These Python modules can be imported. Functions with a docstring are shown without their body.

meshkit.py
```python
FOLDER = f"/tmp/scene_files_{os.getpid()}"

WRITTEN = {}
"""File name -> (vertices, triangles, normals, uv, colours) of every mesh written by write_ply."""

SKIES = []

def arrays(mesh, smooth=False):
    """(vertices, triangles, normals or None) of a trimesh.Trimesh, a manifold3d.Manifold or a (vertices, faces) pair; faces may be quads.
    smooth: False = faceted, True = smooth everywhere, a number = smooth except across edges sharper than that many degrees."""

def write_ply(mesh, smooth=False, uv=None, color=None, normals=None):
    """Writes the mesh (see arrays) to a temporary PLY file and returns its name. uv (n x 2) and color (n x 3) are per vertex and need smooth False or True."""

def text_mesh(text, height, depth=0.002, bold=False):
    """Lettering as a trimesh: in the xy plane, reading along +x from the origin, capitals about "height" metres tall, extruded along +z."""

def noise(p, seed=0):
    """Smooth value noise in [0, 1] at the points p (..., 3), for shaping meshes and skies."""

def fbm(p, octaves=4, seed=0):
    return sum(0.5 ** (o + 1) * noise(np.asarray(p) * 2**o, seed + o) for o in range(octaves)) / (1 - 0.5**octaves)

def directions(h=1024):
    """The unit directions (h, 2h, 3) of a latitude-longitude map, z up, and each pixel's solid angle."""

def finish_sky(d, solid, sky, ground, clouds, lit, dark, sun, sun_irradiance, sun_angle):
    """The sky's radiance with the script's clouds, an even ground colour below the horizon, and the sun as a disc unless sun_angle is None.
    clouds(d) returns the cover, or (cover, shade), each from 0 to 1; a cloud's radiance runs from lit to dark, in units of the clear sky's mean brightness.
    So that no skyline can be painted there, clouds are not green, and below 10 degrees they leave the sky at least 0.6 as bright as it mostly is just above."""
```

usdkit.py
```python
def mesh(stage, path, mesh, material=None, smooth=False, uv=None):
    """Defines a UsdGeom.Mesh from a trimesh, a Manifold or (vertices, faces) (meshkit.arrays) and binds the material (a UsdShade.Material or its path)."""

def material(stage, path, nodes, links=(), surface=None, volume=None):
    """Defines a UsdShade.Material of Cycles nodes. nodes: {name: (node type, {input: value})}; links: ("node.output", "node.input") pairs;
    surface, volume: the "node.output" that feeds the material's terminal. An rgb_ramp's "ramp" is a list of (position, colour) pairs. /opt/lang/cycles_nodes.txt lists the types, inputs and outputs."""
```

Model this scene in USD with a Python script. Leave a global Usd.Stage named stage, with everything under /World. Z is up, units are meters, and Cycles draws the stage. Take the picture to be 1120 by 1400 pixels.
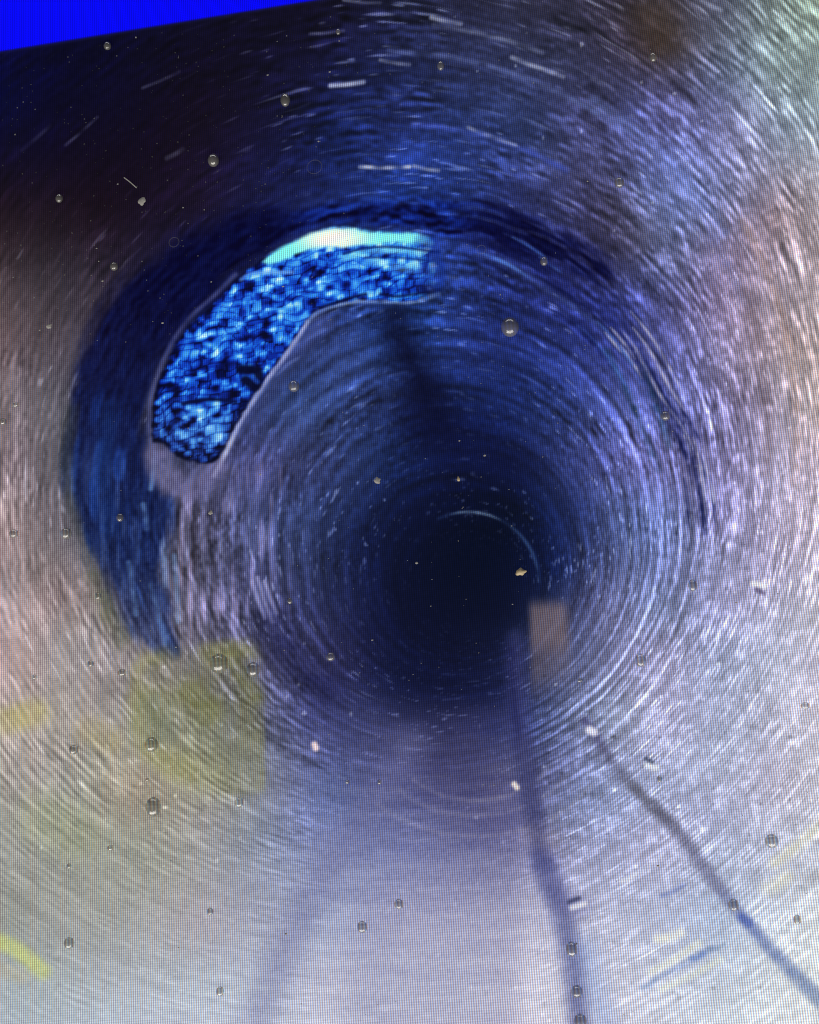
import math, numpy as np, trimesh, usdkit, meshkit
from pxr import Usd, UsdGeom, UsdLux, UsdShade, Gf, Sdf, Vt
from scipy.interpolate import RBFInterpolator
from scipy.ndimage import map_coordinates
from shapely.geometry import Polygon
import shapely

stage = Usd.Stage.CreateInMemory()
UsdGeom.SetStageUpAxis(stage, UsdGeom.Tokens.z)
UsdGeom.SetStageMetersPerUnit(stage, 1.0)
UsdGeom.Xform.Define(stage, '/World')
UsdGeom.Scope.Define(stage, '/World/Looks')
rng = np.random.default_rng(7)

# ------------------------------------------------------------------ camera
K = 1.0
CENTRE = np.array([0.0, 0.0, 0.20]) * K          # the point of the screen face in the middle of the view
DIST, YAW, PITCH, ROLL, HFOV = 0.165 * K, math.radians(9.0), math.radians(15.0), math.radians(-4.0), math.radians(31.5)
back = np.array([math.sin(YAW) * math.cos(PITCH), -math.cos(YAW) * math.cos(PITCH), -math.sin(PITCH)])
EYE = CENTRE + DIST * back
right = np.cross([0, 0, 1], back); right /= np.linalg.norm(right)
up = np.cross(back, right)
right, up = math.cos(ROLL) * right + math.sin(ROLL) * up, math.cos(ROLL) * up - math.sin(ROLL) * right
cam = UsdGeom.Camera.Define(stage, '/World/camera')
m = np.eye(4); m[0, :3], m[1, :3], m[2, :3], m[3, :3] = right, up, back, EYE
cam.AddTransformOp().Set(Gf.Matrix4d(m.tolist()))
AP = 20.955
cam.CreateHorizontalApertureAttr(AP); cam.CreateVerticalApertureAttr(AP * 1400 / 1120)
cam.CreateFocalLengthAttr(AP / 2 / math.tan(HFOV / 2))
cam.CreateClippingRangeAttr(Gf.Vec2f(0.005, 50))
cam.CreateExposureAttr(0.0)

# ------------------------------------------------------------------ room light (indoors, no sky)
dome = UsdLux.DomeLight.Define(stage, '/World/room_air')
dm = usdkit.material(stage, '/World/Looks/room_dim', {"b": ("background_shader", {"color": (0.8, 0.85, 1.0), "strength": 0.03})}, [], surface="b.background")
UsdShade.MaterialBindingAPI.Apply(dome.GetPrim()).Bind(dm)
def rect_light(name, pos, target, w, h, power, col):
    l = UsdLux.RectLight.Define(stage, '/World/' + name)
    pos, target, w, h = np.array(pos, float) * K, np.array(target, float) * K, w * K, h * K
    z = pos - target; z /= np.linalg.norm(z)
    x = np.cross([0, 1, 0.01], z); x /= np.linalg.norm(x); y = np.cross(z, x)
    mm = np.eye(4); mm[0, :3], mm[1, :3], mm[2, :3], mm[3, :3] = x, y, z, pos
    l.AddTransformOp().Set(Gf.Matrix4d(mm.tolist()))
    l.CreateWidthAttr(w); l.CreateHeightAttr(h); l.CreateIntensityAttr(power); l.CreateColorAttr(Gf.Vec3f(*col))
    return l
rect_light('unseen_ceiling_lamp', (0.05, -0.28, 1.25), (0, -0.1, 0.2), 1.4, 0.18, 16.0, (1, 0.98, 0.95))  # out of view overhead, placed for the bright crescents on the drops
rect_light('unseen_lower_light', (-0.05, -0.42, -0.75), (0, 0, 0.2), 2.0, 0.7, 24.0, (1, 0.96, 0.88))  # out of view below, placed to brighten the lower halves of the drops

# ------------------------------------------------------------------ where a point of the photograph lies on the screen face (plane y = 0)
F = 560 / math.tan(HFOV / 2)
def at(u, v):
    u, v = np.asarray(u, float), np.asarray(v, float)
    d = (u - 560)[..., None] * right - (v - 700)[..., None] * up - F * back
    t = -EYE[1] / d[..., 1]
    p = EYE + t[..., None] * d
    return p[..., 0], p[..., 2]
def uv_of(x, z):
    p = np.stack([x, np.zeros_like(x), z], -1) - EYE
    w = -(p @ back)
    return 560 + F * (p @ right) / w, 700 - F * (p @ up) / w
MPP = 0.5 * (at(561., 700.)[0] - at(559., 700.)[0])       # metres per photo pixel at the middle
PITCH_M = 3.0 * MPP                                       # pitch of the display's cells

# ------------------------------------------------------------------ helpers for the picture the display shows
def n3(a, b, c, seed): return meshkit.noise(np.stack([a, b, c], -1), seed)
def n2(a, b, seed): return n3(a, b, np.zeros_like(a) + 0.37, seed)
def sstep(a, b, x):
    t = np.clip((x - a) / (b - a), 0, 1); return t * t * (3 - 2 * t)
def poly_dist(u, v, pts):
    """distance to a polyline and the position 0..1 along it"""
    pts = np.asarray(pts, float); best = np.full(u.shape, 1e9); along = np.zeros(u.shape)
    L = np.r_[0, np.cumsum(np.hypot(*np.diff(pts[:, :2], axis=0).T))]
    for i in range(len(pts) - 1):
        a, b = pts[i, :2], pts[i + 1, :2]; d = b - a
        t = np.clip(((u - a[0]) * d[0] + (v - a[1]) * d[1]) / (d @ d), 0, 1)
        q = np.hypot(u - a[0] - t * d[0], v - a[1] - t * d[1])
        s = q < best; best[s] = q[s]; along[s] = ((L[i] + t * (L[i + 1] - L[i])) / L[-1])[s]
    return best, along
def smooth_line(pts, k=6):
    """Catmull-Rom through the points"""
    p = np.asarray(pts, float); p = np.vstack([2 * p[0] - p[1], p, 2 * p[-1] - p[-2]]); out = []
    for i in range(1, len(p) - 2):
        for t in np.arange(k) / k:
            out.append(0.5 * (2 * p[i] + (p[i + 1] - p[i - 1]) * t + (2 * p[i - 1] - 5 * p[i] + 4 * p[i + 1] - p[i + 2]) * t * t + (3 * p[i] - p[i - 1] - 3 * p[i + 1] + p[i + 2]) * t ** 3))
    return np.array(out + [p[-2]])
def signed(u, v, ring):
    """signed distance to a closed outline, positive inside"""
    ring = smooth_line(list(ring) + [ring[0]], 4)
    d, _ = poly_dist(u, v, ring)
    return np.where(shapely.contains_xy(Polygon(ring).buffer(0), u, v), d, -d)

# outlines, in photograph pixels (what the display shows)
OPENING = [(207, 606), (209, 545), (233, 482), (262, 440), (299, 407), (324, 379), (357, 354), (394, 333), (435, 315), (467, 309), (517, 316), (570, 318), (592, 327), (592, 350),
           (606, 374), (592, 400), (562, 413), (529, 412), (484, 411), (435, 424), (418, 440), (394, 477), (357, 526), (324, 580), (307, 613), (291, 635), (250, 629), (223, 608)]
GLARE = [(358, 358), (372, 345), (394, 333), (435, 315), (467, 311), (517, 317), (570, 319), (593, 328), (588, 335), (540, 332), (508, 334), (470, 339), (440, 338), (405, 348), (372, 362)]
JOINT = [(317, 305), (266, 332), (206, 371), (154, 411), (124, 459), (103, 514), (92, 590), (88, 656), (112, 729), (140, 784), (165, 850), (200, 892), (245, 896), (236, 850), (226, 770), (240, 690), (206, 640), (204, 545),
         (229, 480), (258, 436), (295, 402), (320, 374), (355, 348), (392, 328), (433, 311), (470, 304), (540, 310), (600, 320), (680, 345), (760, 372), (835, 385), (825, 350), (760, 312), (690, 286), (600, 270), (500, 276), (400, 285)]
FAR_END = [(560, 690), (625, 668), (700, 690), (745, 745), (752, 800), (725, 850), (705, 900), (690, 960), (600, 985), (520, 950), (500, 880), (508, 800), (528, 735)]
MOSS = [(182, 912), (205, 896), (290, 882), (348, 884), (360, 960), (363, 1060), (345, 1085), (270, 1075), (215, 1050), (180, 1000)]
PUDDLE = [(380, 1130), (470, 1060), (560, 1010), (640, 1005), (706, 1020), (722, 1090), (742, 1200), (768, 1255), (784, 1320), (792, 1460), (230, 1460), (260, 1300), (320, 1200)]
CRACK = [(800, 985), (818, 1012), (842, 1048), (880, 1090), (925, 1135), (958, 1180), (990, 1222), (1025, 1265), (1070, 1315), (1130, 1375), (1180, 1420)]
WATERLINE = [(706, 870), (708, 950), (716, 1020), (728, 1100), (742, 1180), (770, 1252), (782, 1300), (790, 1360), (796, 1460)]

# soft colours of the wall picture: (u, v): sRGB 0..255
GX = [0, 140, 280, 420, 560, 700, 840, 980, 1120]
GRID = {
    -140: [(8, 5, 50), (5, 3, 40), (10, 8, 35), (15, 10, 35), (25, 25, 50), (40, 40, 70), (50, 45, 60), (75, 80, 90), (125, 150, 125)],
    0: [(6, 3, 45), (5, 3, 36), (9, 6, 32), (14, 9, 34), (27, 27, 55), (46, 46, 78), (52, 44, 62), (85, 85, 112), (125, 150, 135)],
    140: [(4, 2, 46), (7, 3, 32), (15, 7, 28), (17, 16, 50), (24, 32, 85), (42, 48, 100), (56, 55, 100), (98, 97, 150), (150, 165, 175)],
    280: [(25, 14, 26), (20, 8, 22), (23, 14, 40), (22, 28, 92), (22, 40, 130), (34, 40, 105), (62, 57, 94), (106, 101, 152), (162, 152, 164)],
    420: [(84, 72, 80), (58, 48, 64), (10, 15, 70), (30, 45, 110), (28, 55, 145), (25, 32, 105), (42, 48, 135), (122, 112, 158), (174, 154, 164)],
    560: [(134, 117, 125), (60, 60, 80), (40, 45, 100), (45, 60, 120), (16, 24, 72), (20, 30, 92), (70, 75, 160), (104, 102, 162), (192, 165, 168)],
    700: [(150, 133, 138), (70, 70, 90), (75, 75, 112), (45, 55, 110), (9, 14, 52), (3, 8, 30), (66, 74, 134), (122, 118, 174), (187, 172, 195)],
    840: [(174, 153, 156), (142, 134, 138), (86, 81, 116), (46, 47, 98), (9, 12, 44), (10, 15, 45), (104, 110, 162), (148, 146, 194), (190, 182, 202)],
    980: [(176, 157, 152), (156, 146, 140), (122, 122, 116), (62, 62, 122), (24, 26, 72), (30, 34, 90), (146, 152, 192), (170, 170, 204), (196, 190, 207)],
    1120: [(158, 153, 148), (157, 154, 142), (152, 152, 152), (116, 121, 170), (104, 104, 156), (92, 90, 140), (150, 155, 195), (170, 172, 205), (200, 200, 218)],
    1260: [(150, 154, 148), (160, 160, 158), (164, 163, 174), (160, 163, 192), (186, 184, 210), (186, 183, 208), (182, 182, 208), (178, 186, 214), (206, 210, 214)],
    1400: [(172, 182, 192), (180, 188, 202), (190, 195, 210), (192, 194, 214), (204, 202, 220), (207, 204, 222), (203, 203, 220), (208, 214, 226), (216, 220, 224)],
    1540: [(174, 184, 194), (182, 190, 204), (192, 198, 212), (188, 192, 212), (198, 200, 216), (202, 202, 218), (200, 202, 218), (210, 216, 226), (216, 220, 224)],
}
POINTS = [((650, 800), (3, 8, 34)), ((590, 760), (4, 9, 38)), ((640, 900), (15, 19, 54)), ((300, 1060), (136, 139, 118)), ((220, 1180), (156, 156, 146)), ((600, 1000), (30, 32, 76)), ((600, 1060), (54, 54, 106)), ((560, 1120), (98, 99, 146)), ((650, 1120), (90, 88, 136)), ((680, 1080), (76, 74, 122)), ((540, 1040), (66, 66, 122)), ((620, 640), (8, 14, 55)), ((480, 620), (35, 50, 112)), ((490, 740), (16, 22, 64)),
          ((360, 640), (60, 62, 115)), ((680, 1000), (28, 32, 88)), ((560, 1160), (130, 130, 178)), ((790, 560), (45, 55, 135)), ((790, 700), (30, 40, 105)),
          ((770, 780), (18, 28, 80)), ((1060, 300), (135, 115, 125)), ((1080, 480), (176, 152, 156)), ((900, 60), (60, 48, 52)), ((1060, 100), (120, 135, 140)), ((920, 200), (94, 104, 180)), ((860, 150), (66, 72, 138)), ((870, 330), (72, 66, 96)), ((930, 300), (108, 112, 178)),
          ((760, 220), (55, 58, 110)), ((560, 210), (26, 44, 135)), ((640, 480), (24, 38, 115)), ((480, 500), (42, 60, 130)), ((850, 620), (90, 92, 175)), ((900, 480), (70, 72, 150)), ((60, 200), (10, 4, 34))]
def base_colour(u, v):
    P, C = [], []
    for gv, row in GRID.items():
        for gu, c in zip(GX, row): P.append((gu, gv)); C.append(c)
        for gu, c in ((-140, row[0]), (1260, row[-1])): P.append((gu, gv)); C.append(c)
    for p, c in POINTS: P.append(p); C.append(c)
    f = RBFInterpolator(np.array(P, float), np.array(C, float), kernel='linear', smoothing=4.0)
    gx, gy = np.arange(-200, 1341, 20.), np.arange(-200, 1621, 20.)
    X, Y = np.meshgrid(gx, gy)
    g = f(np.stack([X.ravel(), Y.ravel()], -1)).reshape(*X.shape, 3)
    q = [(np.clip(v, -200, 1600) + 200) / 20, (np.clip(u, -200, 1320) + 200) / 20]
    return np.stack([map_coordinates(g[..., k], q, order=1) for k in range(3)], -1)

def picture(u, v):
    """sRGB (0..1) of the video picture of a pipe at the display points (u, v), and each point's region"""
    # the video itself is coarse: a slight sideways waver of its lines
    col = base_colour(u, v)
    # pipe coordinates: ring number r and angle about a centre that wanders with the pipe
    cx, cy, r = np.full_like(u, 590.), np.full_like(u, 740.), None
    for _ in range(8):
        r = np.hypot(u - cx, v - cy); s = np.clip((r - 95) / 605, -0.15, 1.3)
        cx, cy = 640 - 140 * s, 795 - 195 * s
    th = np.arctan2(v - cy, u - cx)
    C, S = np.cos(th), np.sin(th)
    # warp
    w = (n2(u / 60, v / 60, 3) - .5) * 6
    def ring(k, L, seed): return n3(C * k + 11, S * k + 5, (r + w) / L, seed)
    w = w + (n2(u / 17, v / 17, 4) - .5) * 1.6
    fine = .14 * ring(5, 5.5, 21) + .26 * ring(12, 4.8, 22) + .34 * ring(27, 4.4, 23) + .26 * ring(50, 4.2, 24)
    fine = .5 + .5 * np.tanh(2.5 * (fine - .5))
    nest = .6 * ring(1.2, 9, 25) + .4 * ring(2.2, 5, 26)              # whole rings, stepping into the distance
    blot = .5 * n2(u / 24, v / 24, 27) + .5 * n2(u / 52, v / 52, 28)
    speck = 0.6 * n2(u / 5.4, v / 5.4, 31) + 0.4 * n2(u / 11, v / 8, 32)
    grain = n2(u / 4.0, v / 4.0, 33)
    # where the wall is lit: speckle on the right and below right, streaks elsewhere
    rightside = sstep(-0.35, 0.5, C) * sstep(230, 420, r)
    belowright = sstep(0.15, 0.7, S) * sstep(0.0, 0.5, C)
    bottom = sstep(0.45, 0.9, S) * sstep(1000, 1200, v) * (1 - sstep(690, 760, u))
    dark = sstep(30, 135, r)
    inn = sstep(400, 290, r)
    tex = .85 * (1 - .35 * inn) * (fine - .5) * (2.0 - 0.95 * belowright) * (.55 + .9 * sstep(.35, .65, n2(u / 45 + 7, v / 45, 29))) + (nest - .5) * (.25 + 1.05 * inn + .7 * sstep(.0, .4, C) * sstep(280, 330, r) * sstep(470, 410, r)) + (blot - .5) * (.7 - .35 * inn) + (speck - .5) * (0.35 + 0.34 * rightside + 0.22 * belowright)
    lowfade = 1 - .5 * sstep(1120, 1290, v)
    leftcalm = 1 - .55 * sstep(0, -.6, C) * sstep(300, 420, r)
    dp = signed(u, v, PUDDLE)
    tex = tex * (1 - .4 * sstep(-30, 70, dp))
    tex = np.where(tex < 0, (.95 - .4 * np.maximum(rightside, belowright)) * tex, 1.15 * tex)
    calm = sstep(870, 960, v) * sstep(400, 480, u) * sstep(740, 690, u)
    tex *= dark * (1 - 0.45 * bottom) * (1 - .6 * calm) * lowfade * leftcalm
    lum = col.mean(-1, keepdims=True)
    col = col + .13 * (lum - col) * sstep(25, 60, lum) * (1 - .8 * sstep(950, 1150, v))[..., None]
    col[:, 1] += .07 * np.maximum(col[:, 2] - col[:, 1], 0)
    amp = np.clip(0.30 + 0.25 * sstep(150, 350, r)[..., None], 0, 0.65) * (1 - 0.35 * sstep(120, 200, lum))
    col = col * (1 + 1.75 * amp * tex[..., None]) + 3 * (grain - .5)[..., None]
    # bright glints along the rings
    g = np.maximum(ring(8, 4.2, 41) * 0.6 + ring(18, 3.8, 42) * 0.4, ring(22, 3.6, 46) * .88)
    gl = .8 * sstep(0.68, 0.86, g) * dark * (0.35 + 0.65 * sstep(0.45, 0.6, n2(u / 70, v / 70, 43))) * (1 - 0.7 * bottom)
    left_dark = sstep(420, 240, u) * sstep(420, 200, v)
    gl = gl * (1 - 0.9 * left_dark)
    gl = gl * lowfade * (1 - .6 * sstep(-30, 70, dp)) * (.4 + .6 * leftcalm)
    col = col + gl[..., None] * (np.array([72, 76, 84]) + 0.14 * col)
    # small white flecks on the lower right wall and lower left wall
    fl = sstep(0.80, 0.93, n2(u / 8 + 50, v / 8, 44)) * np.maximum(belowright * sstep(120, 260, r), sstep(0.3, 0.7, S) * sstep(0.1, 0.5, -C) * 0.8)
    fr = sstep(0.82, 0.93, n2(u / 7.5 + 31, v / 7.5, 47)) * np.maximum(rightside, sstep(-.2, .3, C) * sstep(300, 380, r)) * .8
    fl = np.maximum(fl * lowfade, fr * lowfade)
    col = col + fl[..., None] * np.array([70, 72, 66])
    dk = sstep(0.24, 0.10, n2(u / 8 + 90, v / 7, 45)) * np.maximum(belowright, 0.4 * rightside)
    col = col * (1 - 0.3 * (dk * lowfade)[..., None])
    # slow hue drift of the cheap video: violet / green / brown blotches
    h1, h2 = n2(u / 90, v / 90, 51) - .5, n2(u / 70 + 9, v / 70, 52) - .5
    hue = np.stack([h1 * 15, h2 * 6 - h1 * 5, -h1 * 10], -1) * (1 - .6 * sstep(1050, 1250, v))[..., None] * np.clip(lum / 130, 0.1, 1.0)
    col = col + hue * np.clip(dark, 0.2, 1)[..., None]

    def mix(alpha, c):
        nonlocal col
        col = col * (1 - alpha[..., None]) + np.asarray(c, float) * alpha[..., None]
    def stroke(pts, width, c, a=1.0, soft=None, rough=0.0, taper=False, seed=60):
        nonlocal col
        line = smooth_line(pts); soft = soft or width * 0.6; pad = width + soft
        k = np.nonzero((u > line[:, 0].min() - pad) & (u < line[:, 0].max() + pad) & (v > line[:, 1].min() - pad) & (v < line[:, 1].max() + pad))[0]
        uk, vk = u[k], v[k]
        d, t = poly_dist(uk, vk, line)
        wd = width / 2 * (np.sin(np.pi * np.clip(t, .02, .98)) ** 0.6 if taper else 1)
        al = a * (1 - sstep(wd - soft * .5, wd + soft * .5, d))
        if rough: al = al * np.clip(1 - rough * 2 * (n2(uk / 14, vk / 9, seed) - 0.3), 0, 1)
        col[k] = col[k] * (1 - al[:, None]) + np.asarray(c, float) * al[:, None]
    # pale mottled far floor and shading of the pipe's far half
    region = np.zeros(u.shape, int)

    # the shadowed joint behind the branch
    dj0 = signed(u, v, JOINT)
    dj = dj0 + 16 * (ring(9, 9, 62) - .5) + 10 * (n2(u / 18, v / 18, 64) - .5)
    inner = sstep(330, 290, np.hypot(u - 545, v - 690)) * 0 + np.where(np.hypot(u - 528, v - 690) > 388, 1.0, 0.0)
    jw = 9 + 24 * inner * sstep(560, 330, v) * sstep(420, 300, u)
    brk = sstep(.5, .72, ring(9, 4.5, 68)) * sstep(560, 640, u)
    aj = (1 - .6 * brk) * sstep(-jw, 14, dj) * (.86 + .14 * sstep(500, 300, v)) * (1 - .3 * sstep(740, 880, v)) * (1 - .08 * sstep(640, 760, u))
    up_left = sstep(760, 380, v)
    jc = np.stack([1 + 8 * (1 - up_left), 3 + 22 * (1 - up_left), 48 + 28 * (1 - up_left)], -1) + (fine - .5)[..., None] * np.array([16, 32, 66])
    streak = sstep(.55, .8, ring(7, 12, 61)) * sstep(420, 620, v)
    streak2 = sstep(.5, .8, n2(u / 7, v / 40, 66)) * sstep(560, 700, v)
    jc = jc + streak[..., None] * np.array([9, 24, 48]) + streak2[..., None] * np.array([26, 32, 42])
    top = sstep(360, 460, u) * (1 - sstep(600, 680, u))
    jc = jc + top[..., None] * (np.array([10, 30, 70]) * np.clip(.5 + 3.2 * (fine - .45), 0, 2)[..., None])
    col = col * (1 - aj[..., None]) + jc * aj[..., None]
    region[dj0 > 0] = 2
    # outer lip of the joint on the left, greenish
    stroke([(97, 560), (90, 640), (108, 730), (138, 800), (170, 870)], 16, (44, 52, 58), .5, 18, .5)
    stroke([(128, 790), (150, 850), (168, 880)], 22, (118, 124, 80), .3, 22, .7)
    stroke([(150, 560), (142, 640), (150, 720)], 22, (22, 50, 112), .6, 20, .6)
    for x0, y0, x1, y1, b in ((212, 620, 206, 668, 1.), (196, 690, 200, 722, .9), (222, 740, 226, 800, .7), (176, 770, 186, 840, .6), (206, 800, 226, 880, .6), (238, 760, 244, 850, .7)):
        stroke([(x0, y0), ((x0 + x1) / 2 + 1, (y0 + y1) / 2), (x1, y1)], 7, (110, 150, 205), .65 * b, 6, .6)
    # wall running down below the branch: pale violet vertical streaks
    vs = sstep(.5, .8, n2(u / 6.5, v / 46, 71)) * sstep(225, 260, u) * sstep(420, 350, u) * sstep(615, 660, v) * sstep(900, 820, v)
    col = col + vs[..., None] * np.array([58, 52, 66])
    vd = sstep(.55, .85, n2(u / 7 + 40, v / 50, 72)) * sstep(225, 260, u) * sstep(420, 350, u) * sstep(640, 690, v) * sstep(920, 850, v)
    col = col * (1 - .22 * vd[..., None])
    for k, (x0, y0, x1, y1) in enumerate(((345, 795, 362, 845), (352, 790, 372, 850), (362, 795, 378, 838))):
        stroke([(x0, y0), ((x0 + x1) / 2 - 1, (y0 + y1) / 2), (x1, y1)], 5, (165, 165, 215), .8, 5, .3)
    stroke([(372, 850), (400, 900), (440, 940)], 40, (16, 18, 62), .5, 50, .4)

    # dark crease and its bright edges on the right
    CR = [(640, 322), (700, 345), (760, 385), (820, 425), (868, 480), (905, 545), (940, 600), (956, 660), (962, 730)]
    stroke(CR, 9, (16, 20, 66), .45, 12, .95)
    stroke([(p[0] - 8, p[1] + 14) for p in CR[:6]], 7, (88, 112, 190), .55, 8, .9)
    stroke([(p[0] + 16, p[1] - 6) for p in CR[4:]], 8, (150, 145, 200), .55, 8, .9, seed=63)
    stroke([(830, 480), (855, 530), (880, 590), (900, 640)], 9, (14, 40, 60), .6, 10, .7)
    stroke([(880, 500), (900, 560), (915, 610)], 7, (20, 62, 66), .5, 9, .7)
    cl_ = smooth_line(CR, 8); cd = cl_ - np.array([535, 690.]); cd /= np.hypot(*cd.T)[:, None]
    stroke(CR[:7], 34, (14, 20, 84), .34, 34, .5)
    for k in range(46):
        off = rng.normal(2, 22); i0 = int(rng.integers(0, len(cl_) - 8)); i1 = i0 + int(rng.integers(5, 16)); pts = (cl_ + cd * off)[i0:i1:2]
        if len(pts) < 3: continue
        if rng.random() < .62: stroke(pts, 4.6, (10, 16, 62), .8, 5, .7, True, 300 + k)
        elif i0 < 26: stroke(pts, 3.6, (78, 118, 205), .75, 4, .8, True, 300 + k)
        else: stroke(pts, 3.8, (190, 190, 222), .8, 4, .8, True, 300 + k)
    # ring streaks upper right, long and bright
    for (a0, a1, R, c0, cc, al, wd) in ((-1.55, -.95, 560, (520, 630), (110, 125, 190), .55, 7), (-1.45, -1.2, 610, (520, 640), (150, 160, 200), .5, 6), (-1.0, -.55, 560, (510, 610), (118, 138, 212), .4, 16),
                                      (-1.5, -1.05, 492, (530, 660), (70, 90, 200), .6, 8), (-.75, -.35, 545, (505, 600), (130, 140, 210), .3, 12), (-.5, .12, 600, (490, 590), (168, 138, 126), .35, 12), (-.35, .1, 560, (490, 590), (110, 95, 105), .5, 14)):
        pts = [(c0[0] + R * math.cos(a), c0[1] + R * math.sin(a)) for a in np.linspace(a0, a1, 7)]
        stroke(pts, wd, cc, al, wd, .8, seed=65)
    for x0, y0, x1, y1, wd, b in ((452, 117, 497, 112, 6, 1), (492, 228, 560, 228, 5, 1), (566, 227, 600, 233, 5, .6), (590, 24, 630, 32, 6, .7), (424, 46, 470, 42, 4, .35), (700, 78, 770, 104, 6, .7), (640, 174, 705, 198, 5, .6), (520, 82, 560, 88, 5, .5),
                                  (90, 198, 133, 160, 4, .25), (195, 120, 245, 98, 4, .22), (30, 205, 68, 172, 5, .14), (228, 216, 250, 204, 6, .3), (470, 0, 520, 4, 4, .5), (960, 0, 985, 14, 6, .6)):
        stroke([(x0, y0), ((x0 + x1) / 2, (y0 + y1) / 2 + 1), (x1, y1)], wd, (176, 184, 215), .95 * b, wd * .8, .75)
    stroke([(893, 20), (905, 50)], 60, (58, 46, 34), .6, 60, .3)

    # dark smear down the far crown of the pipe
    stroke([(540, 440), (560, 490), (585, 540), (600, 580)], 48, (4, 8, 38), .9, 60, .25)
    stroke([(585, 580), (640, 600), (700, 640)], 60, (6, 12, 52), .5, 80, .3)

    # branch opening, full of broken stone
    do = signed(u, v, OPENING)
    # pale cut edge round it
    stroke([(222, 640), (206, 600), (206, 545), (228, 482), (257, 437), (295, 402), (322, 375)], 6, (88, 94, 150), .6, 6, .35)
    stroke([(293, 650), (312, 612), (330, 575), (362, 524), (396, 478), (420, 440)], 6.5, (196, 202, 240), .9, 6, .3)
    stroke([(420, 440), (440, 424), (484, 412), (530, 412), (566, 412), (600, 402)], 6, (135, 165, 225), .75, 5, .5)
    stroke([(330, 590), (365, 535), (400, 485), (440, 440)], 26, (78, 90, 160), .45, 26)
    stroke([(215, 622), (225, 650), (262, 668), (296, 640)], 34, (112, 108, 152), .8, 24, .35)
    # blocky broken stone, each with a dark gap
    ww = 8 * (n2(u / 23, v / 23, 80) - .5)
    low = n2(u / 30, v / 26, 81); mid = n2((u + ww) / 11, (v + .16 * u) / 7.5, 82); chip = n2((u - ww) / 8.5, (v + .16 * u) / 6.5, 83)
    l1 = 1 - abs(2 * n2((u + ww) / 15, (v + .16 * u) / 10.5, 84) - 1); l2 = 1 - abs(2 * n2((u + .1 * v) / 9, (v + ww) / 15, 85) - 1)
    h01 = lambda a_, b_, k_: (np.sin(a_ * 127.1 + b_ * 311.7 + k_ * 74.7) * 43758.5453) % 1.0
    uu, vv = u + 22 * (n2(u / 26, v / 26, 91) - .5) + 5 * (n2(u / 9, v / 9, 96) - .5), v + .17 * u + 23 * (n2(u / 24, v / 24, 92) - .5) + 4 * (n2(u / 8, v / 8, 97) - .5)
    row = np.floor(vv / 10.5); uo = uu + 14 * h01(row, row * 0, 1); cl = np.floor(uo / 14.5)
    val = h01(row, cl, 2); fx, fy = uo / 14.5 - cl, vv / 10.5 - row
    gap = np.maximum(sstep(.17, .03, np.minimum(fx, 1 - fx)) * (h01(row, cl, 3) > .35), sstep(.22, .04, np.minimum(fy, 1 - fy)) * (h01(row, cl, 4) > .3))
    q = .50 + .24 * (low - .5) + .26 * (val - .5) + 1.25 * (mid - .5) + .24 * sstep(.58, .80, chip) - .22 * gap
    q -= .38 * sstep(14, 0, do) * sstep(420, 300, u) + .1 * sstep(5, 0, do)
    q += .06 * sstep(400, 360, v)
    stops = np.array([0, .18, .36, .55, .74, .92, 1.1]); pal = np.array([(0, 3, 38), (2, 12, 78), (8, 46, 168), (24, 96, 214), (58, 150, 240), (132, 206, 248), (200, 238, 250)], float)
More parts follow.
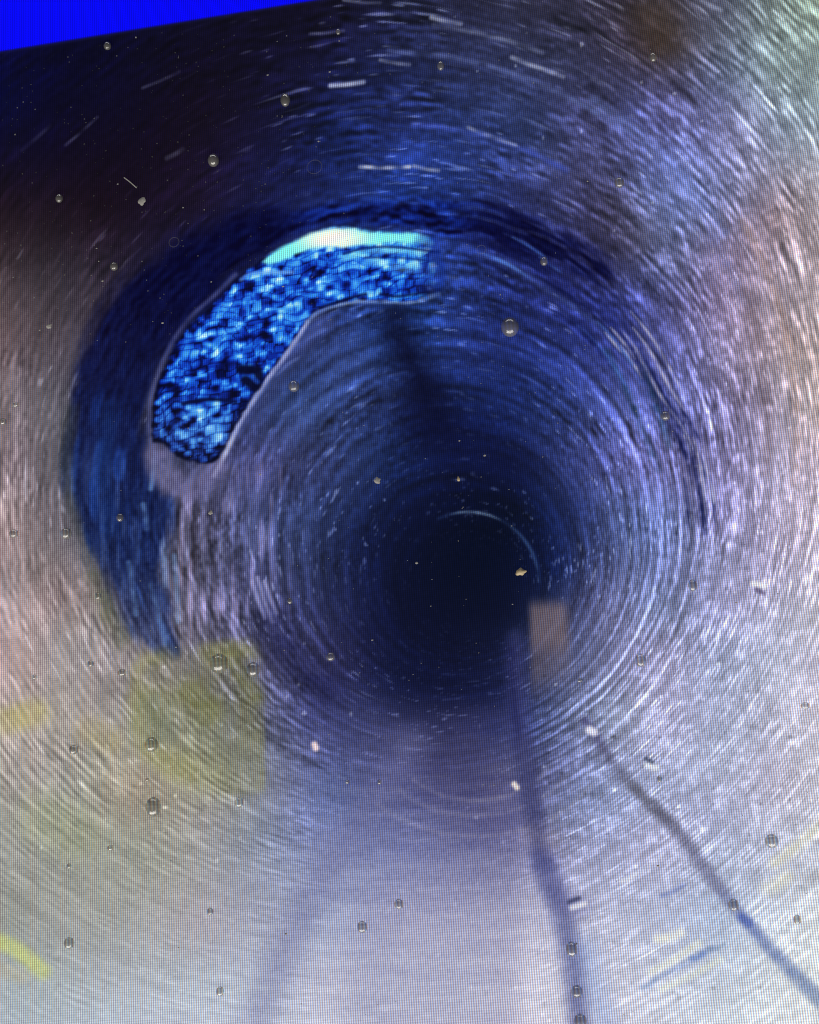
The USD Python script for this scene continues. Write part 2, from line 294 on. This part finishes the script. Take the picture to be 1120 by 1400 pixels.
    sc = np.stack([np.interp(q, stops, pal[:, k]) for k in range(3)], -1)
    grey = sstep(520, 600, v)[..., None] * 0.35
    sc = sc * (1 - grey) + (sc.mean(-1, keepdims=True) * np.array([.8, 1.0, 1.35])) * grey
    ao = sstep(-1.5, 4, do + (5 + 14 * sstep(550, 590, u)) * (n2(u / 8, v / 6, 100) - .5)) * (1 - .9 * sstep(556, 604, u + 26 * (n2(u / 9, v / 6, 107) - .5)))
    col = col * (1 - ao[..., None]) + sc * ao[..., None]
    # fragment details: dark cavity and gaps
    stroke([(330, 505), (352, 508), (350, 528), (336, 520)], 13, (1, 5, 40), .95, 7)
    stroke([(344, 514), (352, 522)], 6, (30, 80, 190), .7, 5)
    stroke([(250, 552), (285, 546), (322, 549)], 5, (1, 8, 50), .85, 4)
    stroke([(437, 421), (480, 407), (500, 402)], 4, (2, 8, 50), .8, 4)
    stroke([(520, 402), (545, 405), (600, 396)], 4, (2, 8, 50), .7, 4)
    region[do > 0] = 3
    # glare where light falls on the stones at the top
    dg = signed(u, v, GLARE)
    gcol = np.stack([128 + 117 * sstep(70, 10, np.hypot(u - 455, (v - 326) * 2.5)), 236 + 14 * sstep(100, 0, abs(u - 455)), 236 + 0 * u], -1)
    ag = (1 - .8 * sstep(552, 596, u + 30 * (n2(u / 10, v / 4, 108) - .5))) * sstep(-3, 4, dg + 3 * (n2(u / 9, v / 6, 88) - .5))
    col = col * (1 - ag[..., None]) + gcol * ag[..., None]
    stroke([(470, 352), (505, 343), (545, 342), (574, 346)], 9, (120, 214, 245), .85, 8, .7)
    stroke([(505, 356), (530, 362), (552, 367), (570, 366)], 11, (130, 214, 248), .8, 9, .9)
    stroke([(470, 347), (500, 339), (545, 338), (600, 345)], 3.5, (0, 20, 90), .7, 3)
    stroke([(500, 352), (540, 352), (585, 356)], 3.5, (0, 20, 100), .7, 3, .3)
    stroke([(330, 382), (345, 374), (400, 372)], 5, (120, 175, 240), .7, 5, .4)
    region[(dg > 0)] = 4
    stroke([(594, 330), (598, 352), (606, 372), (598, 398)], 10, (18, 50, 150), .6, 12, .3)

    # far end of the pipe: dark, with the thin bright arc of a far joint
    df = signed(u, v, FAR_END)
    mix(.36 * sstep(-30, 60, df), (3, 9, 36))
    arc = [(640 + 97 * math.cos(a), 797 + 97 * math.sin(a)) for a in np.linspace(-2.0, -0.02, 12)]
    stroke(arc, 3.5, (70, 105, 160), .22, 5, .2)
    stroke(arc[1:6], 3.2, (165, 190, 212), .45, 4, .3, True)
    stroke(arc[6:11], 4, (90, 125, 180), .4, 5, .3, True)
    region[df > 0] = 5
    mix(.22 * sstep(930, 1010, v) * sstep(430, 520, u) * sstep(730, 690, u), (84, 84, 128))
    # the wash of grey light in the water mist below the far end
    mix(.25 * sstep(930, 1020, v) * sstep(1160, 1060, v) * sstep(440, 560, u) * sstep(720, 690, u) * n2(u / 40, v / 25, 91), (120, 112, 140))
    # standing water in the invert
    rip = n2(u / 60, v / 7, 93) * .6 + n2(u / 24, v / 5, 94) * .4
    inpud = sstep(-50, 60, dp)
    col = col + (inpud * (rip - .5) * 26)[..., None] * np.array([1, 1, .7])
    region[(dp > 0)] = 6
    stroke([(560, 1020), (500, 1110), (430, 1220), (395, 1290), (350, 1400)], 44, (110, 111, 154), .42, 46, .3)
    # faint concentric gleam on the water
    for R, al in ((120, .25), (150, .2), (190, .22)):
        pts = [(650 + R * .95 * math.cos(a), 1010 + R * .7 * math.sin(a)) for a in np.linspace(.5, 2.4, 9)]
        stroke(pts, 5, (185, 180, 195), al, 7, .5)
    # the dark edge where water meets wall
    stroke([(704, 880), (708, 950), (714, 1010)], 24, (48, 50, 120), .3, 28)
    stroke([(700, 890), (704, 960), (712, 1020)], 10, (16, 18, 62), .5, 14)
    stroke([(716, 1020), (728, 1100), (742, 1180)], 24, (58, 60, 104), .8, 22, .15)
    stroke([(742, 1180), (765, 1240), (780, 1300), (788, 1360), (796, 1450)], 30, (92, 98, 150), .62, 26, .2)
    stroke([(745, 1170), (765, 1225), (790, 1240)], 30, (92, 92, 146), .4, 30)
    stroke([(800, 1300), (812, 1350), (830, 1410)], 34, (140, 160, 208), .45, 40)
    stroke([(778, 1233), (792, 1228)], 6, (50, 54, 86), .7, 5); stroke([(782, 1241), (800, 1236)], 7, (225, 225, 235), .85, 6)
    stroke([(728, 1140), (750, 1150)], 26, (160, 150, 164), .32, 26); stroke(WATERLINE, 20, (74, 76, 120), .28, 26)
    # split running down the right wall
    dc, tc = poly_dist(u, v, smooth_line(CRACK))
    wc = np.interp(tc, [0, .15, .3, .5, .6, .7, 1], [10, 13, 16, 18, 13, 15, 26]) / 2
    ca = np.interp(tc, [0, .08, .13, .22, .45, .58, .62, .7, 1], [.75, .8, .3, .85, .7, .55, .75, .7, .72])
    cc = np.stack([np.interp(tc, [0, .2, .5, .62, 1], [70, 78, 98, 92, 108]), np.interp(tc, [0, .2, .5, .62, 1], [66, 78, 98, 108, 130]), np.interp(tc, [0, .2, .5, .62, 1], [112, 92, 132, 165, 160])], -1)
    al = ca * (1 - sstep(wc - 6, wc + 7, dc)) * np.clip(1.15 - .5 * n2(u / 11, v / 11, 95), 0, 1)
    col = col * (1 - al[..., None]) + cc * al[..., None]
    region[dc < wc + 2] = 7
    stroke([(1014, 1254), (1024, 1262)], 12, (62, 82, 160), .6, 9)
    stroke([(806, 998), (812, 1001)], 11, (232, 232, 250), .9, 7)
    stroke([(885, 1046), (897, 1050)], 9, (235, 240, 245), .8, 7, .2); stroke([(884, 1038), (892, 1042)], 6, (40, 48, 70), .7, 6)
    stroke([(430, 1018), (432, 1023)], 8, (250, 225, 225), .9, 6); stroke([(703, 1072), (707, 1077)], 7, (235, 225, 215), .9, 5)
    stroke([(1030, 798), (1046, 801)], 8, (235, 235, 240), .85, 6); stroke([(1034, 806), (1044, 811)], 6, (84, 74, 110), .7, 6)
    # gouges and pale scrapes on the floor, bottom right
    for x0, y0, x1, y1, wd, c, b in ((900, 1336, 975, 1296, 8, (118, 136, 180), .5), (946, 1310, 962, 1304, 8, (80, 110, 180), .5), (970, 1298, 990, 1292, 7, (110, 130, 160), .5), (890, 1330, 955, 1290, 10, (232, 234, 214), .6), (905, 1352, 985, 1312, 9, (226, 230, 208), .55), (900, 1284, 930, 1276, 12, (238, 238, 222), .75), (895, 1340, 880, 1350, 8, (100, 130, 180), .4),
                                   (1060, 1180, 1120, 1130, 16, (224, 222, 196), .6), (1050, 1215, 1075, 1200, 18, (222, 220, 190), .5), (850, 1205, 870, 1195, 6, (225, 228, 240), .7), (860, 1200, 905, 1170, 5, (210, 215, 240), .5), (905, 1225, 935, 1210, 6, (95, 110, 170), .5)):
        stroke([(x0, y0), ((x0 + x1) / 2, (y0 + y1) / 2 + 2), (x1, y1)], wd, c, b, wd, .3)
    # buff block at the water's edge by the far end
    bx = sstep(717, 731, u - (v - 830) * .03) * sstep(785, 765, u - (v - 830) * .06) * sstep(812, 836, v)
    bl = bx * (1 - .45 * sstep(868, 905, v)) * (1 - sstep(895, 965, v + (u - 740) * .5))
    mix(.7 * bl, (122, 106, 112)); mix(.25 * bl * sstep(890, 930, v), (120, 100, 70))
    region[(bx > .5) & (v < 892)] = 8
    # green-yellow growth, lower left
    dmz = signed(u, v, MOSS)
    am = sstep(-14, 10, dmz + 14 * (n2(u / 26, v / 26, 97) - .5)) * np.where(u > 355, sstep(366, 360, u), 1)
    mc = np.stack([142 + 0 * u, 141 + 0 * u, 94 + 0 * u], -1)
    tint = am * (.22 + .48 * sstep(.35, .7, n2(u / 42 + 3, v / 42, 98)))
    lum2 = col.mean(-1, keepdims=True)
    gl2 = np.clip((lum2 - 120) / 110, 0, 1)
    tint = tint * .95
    col = col * (1 - tint[..., None]) + (mc * (.55 + lum2 / 260) * (1 - gl2) + gl2 * col) * tint[..., None]
    stroke([(318, 905), (338, 940), (350, 950)], 26, (124, 126, 58), .4, 24, .5)
    stroke([(262, 950), (285, 970)], 42, (116, 118, 62), .5, 34, .4)
    region[dmz > 0] = 9
    for pts, wd, c, a in (([(10, 985), (48, 975)], 36, (176, 166, 112), .7), ([(125, 1000), (150, 1012)], 38, (166, 154, 112), .45), ([(212, 965), (222, 1000)], 36, (100, 108, 98), .45), ([(0, 1288), (25, 1300), (58, 1328)], 22, (194, 202, 128), .8), ([(0, 1325), (30, 1335)], 20, (190, 180, 150), .4), ([(60, 1120), (100, 1140)], 70, (150, 156, 116), .35)):
        stroke(pts, wd, c, a, wd * .7, .25)
    dy, _ = poly_dist(u, v, smooth_line([(-40, 1272), (0, 1285), (25, 1298), (60, 1330)]))
    region[dy < 9] = 10
    # mosquito noise: video contrast edge grain
    col = col + (n2(u / 3.2, v / 3.2, 99) - .5)[..., None] * np.clip(lum * .2, 4, 24)
    # the blue bar of the player across the top
    e = (70 - 70 * u / 430) - v
    ab = sstep(-2.0, 2.0, e)
    blue = np.stack([0 + 3 * n2(u / 90, v / 90, 101), 0 + 4 * n2(u / 90, v / 90, 102), 246 + 8 * n2(u / 30, v / 30, 103)], -1)
    mix(.5 * sstep(-5, -2, e) * (1 - ab), (20, 20, 70))
    col = col * (1 - ab[..., None]) + blue * ab[..., None]
    region[e > 0] = 1
    return np.clip(col, 0, 255) / 255, region

def lin(c): return np.where(c <= .04045, c / 12.92, ((c + .055) / 1.055) ** 2.4)

# ------------------------------------------------------------------ naming helpers
used = {}
def numbered(path):
    k = used.get(path, 0); used[path] = k + 1
    return path if k == 0 else f'{path}_{k:03d}'
def tag(prim, label=None, cat=None, group=None, kind=None):
    prim = prim.GetPrim() if hasattr(prim, 'GetPrim') else prim
    for k, val in (('label', label), ('category', cat), ('group', group), ('kind', kind)):
        if val: prim.SetCustomDataByKey(k, val)
    return prim
def obj(name, mesh, mat, parent='/World', smooth=False):
    return usdkit.mesh(stage, numbered(f'{parent}/{name}'), mesh, mat, smooth=smooth)

# ------------------------------------------------------------------ materials
# the display: each cell three upright colour stripes, dark gaps between the cells
w = 2 * math.pi / PITCH_M
def stripes():
    n = {"g": ("geometry", {}), "s": ("separate_xyz", {}), "a": ("attribute", {"attribute": "cell_colour"}), "ph": ("math", {"math_type": "multiply", "value2": w}), "pz": ("math", {"math_type": "multiply", "value2": w}),
         "cz": ("math", {"math_type": "cosine"}), "mz": ("math", {"math_type": "multiply_add", "value2": 0.12, "value3": 1.0}), "cmb": ("combine_color", {}), "mul": ("vector_math", {"math_type": "multiply"}), "mul2": ("vector_math", {"math_type": "scale"})}
    L = [("g.position", "s.vector"), ("s.x", "ph.value1"), ("s.z", "pz.value1"), ("pz.value", "cz.value1"), ("cz.value", "mz.value1")]
    for k, ph in (("r", -0.75), ("g", 0.0), ("b", 0.75)):
        n["o" + k] = ("math", {"math_type": "subtract", "value2": ph}); n["c" + k] = ("math", {"math_type": "cosine"}); n["m" + k] = ("math", {"math_type": "multiply_add", "value2": 0.4, "value3": 1.0})
        L += [("ph.value", f"o{k}.value1"), (f"o{k}.value", f"c{k}.value1"), (f"c{k}.value", f"m{k}.value1"), (f"m{k}.value", f"cmb.{k}")]
    n["p"] = ("principled_bsdf", {"base_color": (0.001, 0.001, 0.001), "roughness": 0.55, "specular_ior_level": 0.0, "emission_strength": 1.0})
    L += [("a.color", "mul.vector1"), ("cmb.color", "mul.vector2"), ("mul.vector", "mul2.vector1"), ("mz.value", "mul2.scale"), ("mul2.vector", "p.emission_color")]
    return usdkit.material(stage, '/World/Looks/display_cells', n, L, surface="p.BSDF")
M_DISPLAY = stripes()
M_CASE = usdkit.material(stage, '/World/Looks/black_plastic', {"n": ("noise_texture", {"scale": 900}), "b": ("bump", {"strength": .2, "distance": .0002}), "p": ("principled_bsdf", {"base_color": (0.02, 0.02, 0.022), "roughness": 0.5})}, [("n.fac", "b.height"), ("b.normal", "p.normal")], surface="p.BSDF")
M_WATER = usdkit.material(stage, '/World/Looks/water', {"t": ("refraction_bsdf", {"color": (0.44, 0.45, 0.455), "roughness": 0.0, "IOR": 1.333}), "d": ("diffuse_bsdf", {"color": (0.42, 0.41, 0.37)}),
    "k": ("mix_closure", {"fac": 0.045}), "gl": ("glossy_bsdf", {"color": (1, 1, 1), "roughness": 0.2}), "f": ("fresnel", {"IOR": 1.333}), "m": ("mix_closure", {})},
    [("t.BSDF", "k.closure1"), ("d.BSDF", "k.closure2"), ("k.closure", "m.closure1"), ("gl.BSDF", "m.closure2"), ("f.fac", "m.fac")], surface="m.closure")
def residue(name, c, al):
    return usdkit.material(stage, '/World/Looks/' + name, {"g": ("geometry", {}), "n": ("noise_texture", {"scale": 2500 / K, "detail": 3}), "r": ("rgb_ramp", {"ramp": [(0.3, tuple(.6 * x for x in c)), (0.7, c)]}), "p": ("principled_bsdf", {"roughness": 0.8, "alpha": al})}, [("g.position", "n.vector"), ("n.fac", "r.fac"), ("r.color", "p.base_color")], surface="p.BSDF")
M_SPOT = residue('dried_spot', (0.075, 0.072, 0.068), 0.9)
M_RING = residue('dried_ring', (0.03, 0.03, 0.033), 0.22)
M_DUST = residue('pale_dust', (0.06, 0.058, 0.055), 1.0)
M_FLECK = residue('buff_fleck', (0.09, 0.068, 0.034), 1.0)

# ------------------------------------------------------------------ the screen
cx_, cz_ = at(np.array([0, 1120, 0, 1120.]), np.array([0, 0, 1400, 1400.]))
X0, X1, Z0, Z1 = cx_.min() - .006 * K, cx_.max() + .006 * K, cz_.min() - .006 * K, cz_.max() + .006 * K
STEP = PITCH_M * 0.62
nx, nz = int((X1 - X0) / STEP), int((Z1 - Z0) / STEP)
xs, zs = X0 + np.arange(nx + 1) * STEP, Z0 + np.arange(nz + 1) * STEP
XX, ZZ = np.meshgrid(xs, zs)
U, V = uv_of(XX.ravel(), ZZ.ravel())
rgb, region = picture(U, V)
rgb = lin(rgb)
screen = UsdGeom.Xform.Define(stage, '/World/monitor_screen')
tag(screen, 'lit flat display showing a camera view down a round pipe, under a blue bar', 'screen')
REG = ['pipe_wall', 'blue_bar', 'joint_shadow', 'branch_opening', 'bright_stone', 'far_end', 'standing_water', 'wall_crack', 'buff_block', 'moss_patch', 'yellow_edge']
RLAB = [None, 'plain bright blue bar across the top corner of the display', 'dark blue shadow of the pipe joint', 'branch opening full of broken blue stones', 'white glare on the topmost stones', 'dark far end of the pipe with a thin pale arc',
        'pale standing water along the bottom of the pipe', 'dark crack running down the right wall', 'small blurred buff block at the water edge', 'yellow green growth on the lower left wall', 'yellow green streak at the left border']
ii, jj = np.meshgrid(np.arange(nz), np.arange(nx), indexing='ij')
q0 = (ii * (nx + 1) + jj).ravel()
quads = np.stack([q0, q0 + 1, q0 + nx + 2, q0 + nx + 1], -1)        # faces -y
qreg = region[q0]
for k, name in enumerate(REG):
    qs = quads[qreg == k]
    if not len(qs): continue
    ids, inv = np.unique(qs, return_inverse=True); inv = inv.reshape(qs.shape)
    mesh = UsdGeom.Mesh.Define(stage, numbered('/World/monitor_screen/' + name))
    P = np.stack([XX.ravel()[ids], np.zeros(len(ids)), ZZ.ravel()[ids]], -1)
    mesh.CreatePointsAttr(Vt.Vec3fArray.FromNumpy(P.astype(np.float32)))
    mesh.CreateFaceVertexCountsAttr(Vt.IntArray.FromNumpy(np.full(len(qs), 4, np.int32)))
    mesh.CreateFaceVertexIndicesAttr(Vt.IntArray.FromNumpy(inv.astype(np.int32).ravel()))
    mesh.CreateSubdivisionSchemeAttr('none')
    UsdGeom.PrimvarsAPI(mesh).CreatePrimvar('cell_colour', Sdf.ValueTypeNames.Color3fArray, 'vertex').Set(Vt.Vec3fArray.FromNumpy(rgb[ids].astype(np.float32)))
    UsdShade.MaterialBindingAPI.Apply(mesh.GetPrim()).Bind(M_DISPLAY)
    tag(mesh, RLAB[k])
xa, xb, za, zb = xs[0], xs[-1], zs[0], zs[-1]
slab = trimesh.creation.box(extents=(xb - xa + .004 * K, .008 * K, zb - za + .004 * K)); slab.apply_translation(((xa + xb) / 2, .0045 * K, (za + zb) / 2))
obj('panel', slab, M_CASE, '/World/monitor_screen')

# ------------------------------------------------------------------ water drops on the screen
def dome_mesh(a, b, h, flat, sag=0.0, seg=40, rings=16):
    """a lens of water: half axes a (across), b (up), height h off the glass; sag pulls its belly down"""
    v, f = [], []; al = math.radians(flat)                           # contact angle of the bead
    for i in range(rings + 1):
        t = al * i / rings; rr, hh = math.sin(t), (math.cos(t) - math.cos(al)) / (1 - math.cos(al))
        if i == 0: v.append((0, -h, -sag * b)); continue
        for j in range(seg):
            p = 2 * math.pi * j / seg
            v.append((a * rr * math.cos(p), -h * hh + (0.00001 if i == rings else 0), b * rr * math.sin(p) - sag * b * hh))
    for j in range(seg): f.append((0, 1 + j, 1 + (j + 1) % seg))
    for i in range(1, rings):
        s0, s1 = 1 + (i - 1) * seg, 1 + i * seg
        for j in range(seg):
            k = (j + 1) % seg
            f += [(s0 + j, s1 + j, s1 + k), (s0 + j, s1 + k, s0 + k)]
    return trimesh.Trimesh(np.array(v), np.array(f), process=False)
DROPS = [  # u, v, width, height (photo pixels), height ratio, label
    (148, 64, 9, 10, 'small round water drop just under the blue bar'),
]
exec_drops = [
    (391, 138, 12, 17, 'tall oval water drop on the dark upper wall, below the blue bar\'s right end'),
    (293, 221, 14, 16, 'round water drop with white crescent, above the branch opening on dark wall'),
    (82, 272, 9, 11, 'small water drop at the far left of the dark upper wall'),
    (157, 365, 10, 11, 'small water drop on the upper left wall just outside the joint shadow'),
    (463, 44, 6, 8, 'tiny water drop high on the dark crown near the top edge'),
    (603, 91, 9, 12, 'small water drop on the dark crown, right of the bright dashes'),
    (893, 79, 10, 12, 'water drop on the brown patch at the upper right'),
    (847, 251, 13, 14, 'water drop on the violet streaked wall at the upper right'),
    (744, 358, 10, 12, 'small water drop in the dark right tail of the joint shadow'),
    (698, 449, 23, 25, 'largest clear water drop, on blue wall right of the pipe crown'),
    (403, 529, 14, 15, 'water drop beside the lower right rim of the branch opening'),
    (910, 569, 13, 13, 'water drop on the dark crease of the right wall'),
    (947, 801, 12, 16, 'oval water drop on the speckled right wall beside a white fleck'),
    (876, 903, 15, 18, 'water drop with upright stripes on the lower right wall'),
    (22, 554, 9, 7, 'tiny flat water drop near the left edge, upper of two'),
    (5, 577, 9, 9, 'tiny water drop touching the left edge of the view'),
    (20, 730, 12, 11, 'water drop on pale wall near the left edge, left of a similar drop'),
    (92, 730, 14, 15, 'water drop on the outer left lip of the joint shadow'),
    (165, 708, 9, 11, 'dim water drop inside the dark blue joint shadow'),
    (135, 815, 8, 10, 'small water drop on the greenish foot of the joint lip'),
    (397, 822, 7, 8, 'tiny faint water drop beside the pale scratches left of the far end'),
    (453, 898, 12, 12, 'faint water drop in the dark left of the far end'),
    (125, 908, 8, 9, 'tiny water drop on the pale left wall, left of a bigger one'),
    (168, 920, 11, 10, 'small water drop just left of the green growth'),
    (48, 926, 7, 7, 'tiny water drop on pinkish wall near the left edge'),
    (302, 908, 24, 26, 'big water drop with rainbow stripes on top of the green growth'),
    (348, 916, 17, 20, 'water drop at the right edge of the green growth'),
    (209, 1018, 17, 20, 'water drop with dark cap on the left part of the green growth'),
    (102, 1025, 12, 13, 'water drop beside the orange tinted patch at lower left'),
    (212, 1103, 19, 26, 'large oval water drop with rainbow stripes below the green growth'),
    (328, 1097, 11, 14, 'grey water drop right of the large striped drop below the growth'),
    (152, 1159, 8, 8, 'tiny water drop on the pale green lower left wall'),
    (95, 1184, 6, 7, 'very tiny water drop on the lower left wall, near the left edge'),
    (96, 1289, 13, 16, 'water drop right of the yellow green streak at the left border'),
    (302, 1355, 10, 13, 'water drop near the bottom edge, left of centre'),
    (288, 1246, 8, 10, 'small water drop on the pale lower wall, left of the standing water'),
    (496, 1267, 13, 16, 'dull grey water drop on the standing water, lower left of a pair'),
    (546, 1236, 12, 14, 'dull grey water drop on the standing water, upper right of a pair'),
    (519, 1069, 6, 7, 'tiny water drop under the dark far end, right of a fainter one'),
    (475, 1069, 6, 6, 'tiny faint water drop under the dark far end, left of another'),
    (1055, 1150, 18, 19, 'water drop like a ring with white centre at the lower right'),
    (1101, 965, 12, 10, 'small water drop on pale wall at the right border'),
    (1003, 1237, 14, 17, 'greenish water drop sitting on the wall crack'),
    (1090, 1257, 10, 13, 'small water drop at the lower right, right of the crack'),
    (782, 1297, 15, 20, 'topmost of three grey water drops along the water edge'),
    (789, 1355, 15, 17, 'middle of three grey water drops along the water edge'),
    (794, 1395, 17, 19, 'lowest of three water drops along the water edge, cut by the frame'),
    (902, 1065, 7, 9, 'tiny ring shaped water drop right of the upper crack'),
    (793, 930, 8, 6, 'tiny dark water drop on the wall right of the buff block'),
    (202, 1066, 5, 5, 'tiniest dark water drop between the two large drops at lower left'),
]
for (u, v, dw, dh, label) in DROPS + exec_drops:
    x, z = at(float(u), float(v)); s = float(at(u + 1., v)[0] - at(u - 1., v)[0]) / 2; sz = float(at(u, v - 1.)[1] - at(u, v + 1.)[1]) / 2
    a, b = dw * s / 2 * 1.05, dh * sz / 2 * 1.05
    ang = rng.uniform(118, 134); h = min(a, b) * (1 - math.cos(math.radians(ang))) * rng.uniform(.88, 1.0)
    d = obj('water_drop', dome_mesh(a, b, h, ang, sag=rng.uniform(.05, .16)), M_WATER, smooth=True)
    UsdGeom.Xformable(d).AddTranslateOp().Set(Gf.Vec3d(float(x), -0.000004 * K, float(z)))
    tag(d, label, 'water drop', 'water drops standing on the display')

# ------------------------------------------------------------------ dried spots, rings, flecks, fibre, dust
def blob(a, b, h, seed, seg=26, rings=4):
    r_ = np.random.default_rng(seed); ph = r_.uniform(0, 6.28, 4); am = r_.uniform(.03, .12, 4)
    v, f = [(0, -h, 0)], []
    for i in range(1, rings + 1):
        t = i / rings
        for j in range(seg):
            p = 2 * math.pi * j / seg; k = 1 + sum(am[q] * math.cos((q + 2) * p + ph[q]) for q in range(4)) * t
            v.append((a * t * k * math.cos(p), -h * (1 - t ** 3) , b * t * k * math.sin(p)))
    for j in range(seg): f.append((0, 1 + j, 1 + (j + 1) % seg))
    for i in range(1, rings):
        s0, s1 = 1 + (i - 1) * seg, 1 + i * seg
        for j in range(seg):
            k = (j + 1) % seg; f += [(s0 + j, s1 + j, s1 + k), (s0 + j, s1 + k, s0 + k)]
    return trimesh.Trimesh(np.array(v, float), np.array(f), process=False)
def put(name, u, v, mesh, mat, label, cat, group=None):
    x, z = at(float(u), float(v)); d = obj(name, mesh, mat, smooth=True)
    UsdGeom.Xformable(d).AddTranslateOp().Set(Gf.Vec3d(float(x), -0.000008 * K, float(z))); return tag(d, label, cat, group)
for i, (u, v, d, label) in enumerate(((194, 275, 12, 'round grey dried spot on the dark wall under a short fibre'), (67, 446, 8, 'faint grey dried spot on the left wall outside the joint shadow'), (516, 657, 9, 'grey dried spot above the left of the dark far end'), (288, 701, 6, 'tiny grey dried spot below the branch opening'))):
    put('dried_spot', u, v, blob(d / 2 * MPP, d / 2 * MPP, d * .12 * MPP, 200 + i), M_SPOT, label, 'dried spot', 'dried spots on the display')
for i, (u, v, a, b, label) in enumerate(((712, 782, 6.5, 5, 'buff crumb of grit inside the pale arc of the far end'), (627, 655, 2.2, 3.2, 'thin tan crumb of grit above the dark far end'))):
    put('grit_crumb', u, v, blob(a * MPP, b * MPP, a * .5 * MPP, 220 + i), M_FLECK, label, 'grit')
for i, (u, v, d, label) in enumerate(((430, 228, 22, 'faint round drying mark on the dark crown left of a bright dash'), (238, 331, 15, 'faint round drying mark on the dark upper left wall'), (658, 341, 13, 'small dark drying mark in the right tail of the joint shadow'))):
    t = trimesh.creation.torus(d / 2, .55, major_sections=40, minor_sections=6); t.vertices *= MPP; t.apply_transform(trimesh.transformations.rotation_matrix(math.pi / 2, (1, 0, 0))); t.vertices[:, 1] *= .4
    put('drying_mark', u, v, t, M_RING, label, 'drying mark')
def fibre(pts, rad):
    p = smooth_line(pts, 5); x, z = at(p[:, 0], p[:, 1]); P = np.stack([x, np.full_like(x, -rad), z], -1); parts = []
    for a, b in zip(P[:-1] * 1000, P[1:] * 1000): parts.append(trimesh.creation.cylinder(rad * 1000, segment=(a, b), sections=6))
    w_ = trimesh.util.concatenate(parts); w_.vertices *= .001
    return w_
for pts, label in (([(170, 243), (178, 249), (187, 257)], 'short pale fibre lying above the round grey dried spot'),):
    tag(obj('fibre', fibre(pts, .8 * MPP), M_DUST), label, 'fibre')
dust = []
def speck_mesh(x, z, s):
    m_ = trimesh.creation.icosphere(0, 1.0); m_.apply_scale((s * rng.uniform(.7, 1.5), s * .5, s * rng.uniform(.6, 1.3))); m_.apply_translation((x, -s * .3, z)); return m_
for k in range(760):
    if k < 330: u, v = rng.uniform(0, 480), rng.uniform(40, 460)
    elif k < 350: u, v = rng.normal(620, 75), rng.normal(810, 100)
    else: u, v = rng.uniform(-20, 1140), rng.uniform(0, 1420)
    if v < 80 - u * .16: continue
    x, z = at(u, v); dust.append(speck_mesh(float(x), float(z), MPP * (rng.uniform(.35, .75) if rng.random() < .93 else rng.uniform(.9, 1.6))))
tag(obj('dust', trimesh.util.concatenate(dust), M_DUST), 'fine pale dust scattered over the display', 'dust', kind='stuff')
print('cells', nx, nz, 'row slope at bar', (lambda a: (a[1][1] - a[1][0]) / (a[0][1] - a[0][0]))(uv_of(np.array([at(215., 35.)[0] - .01, at(215., 35.)[0] + .01]), np.array([at(215., 35.)[1]] * 2))), 'want', -70 / 430)
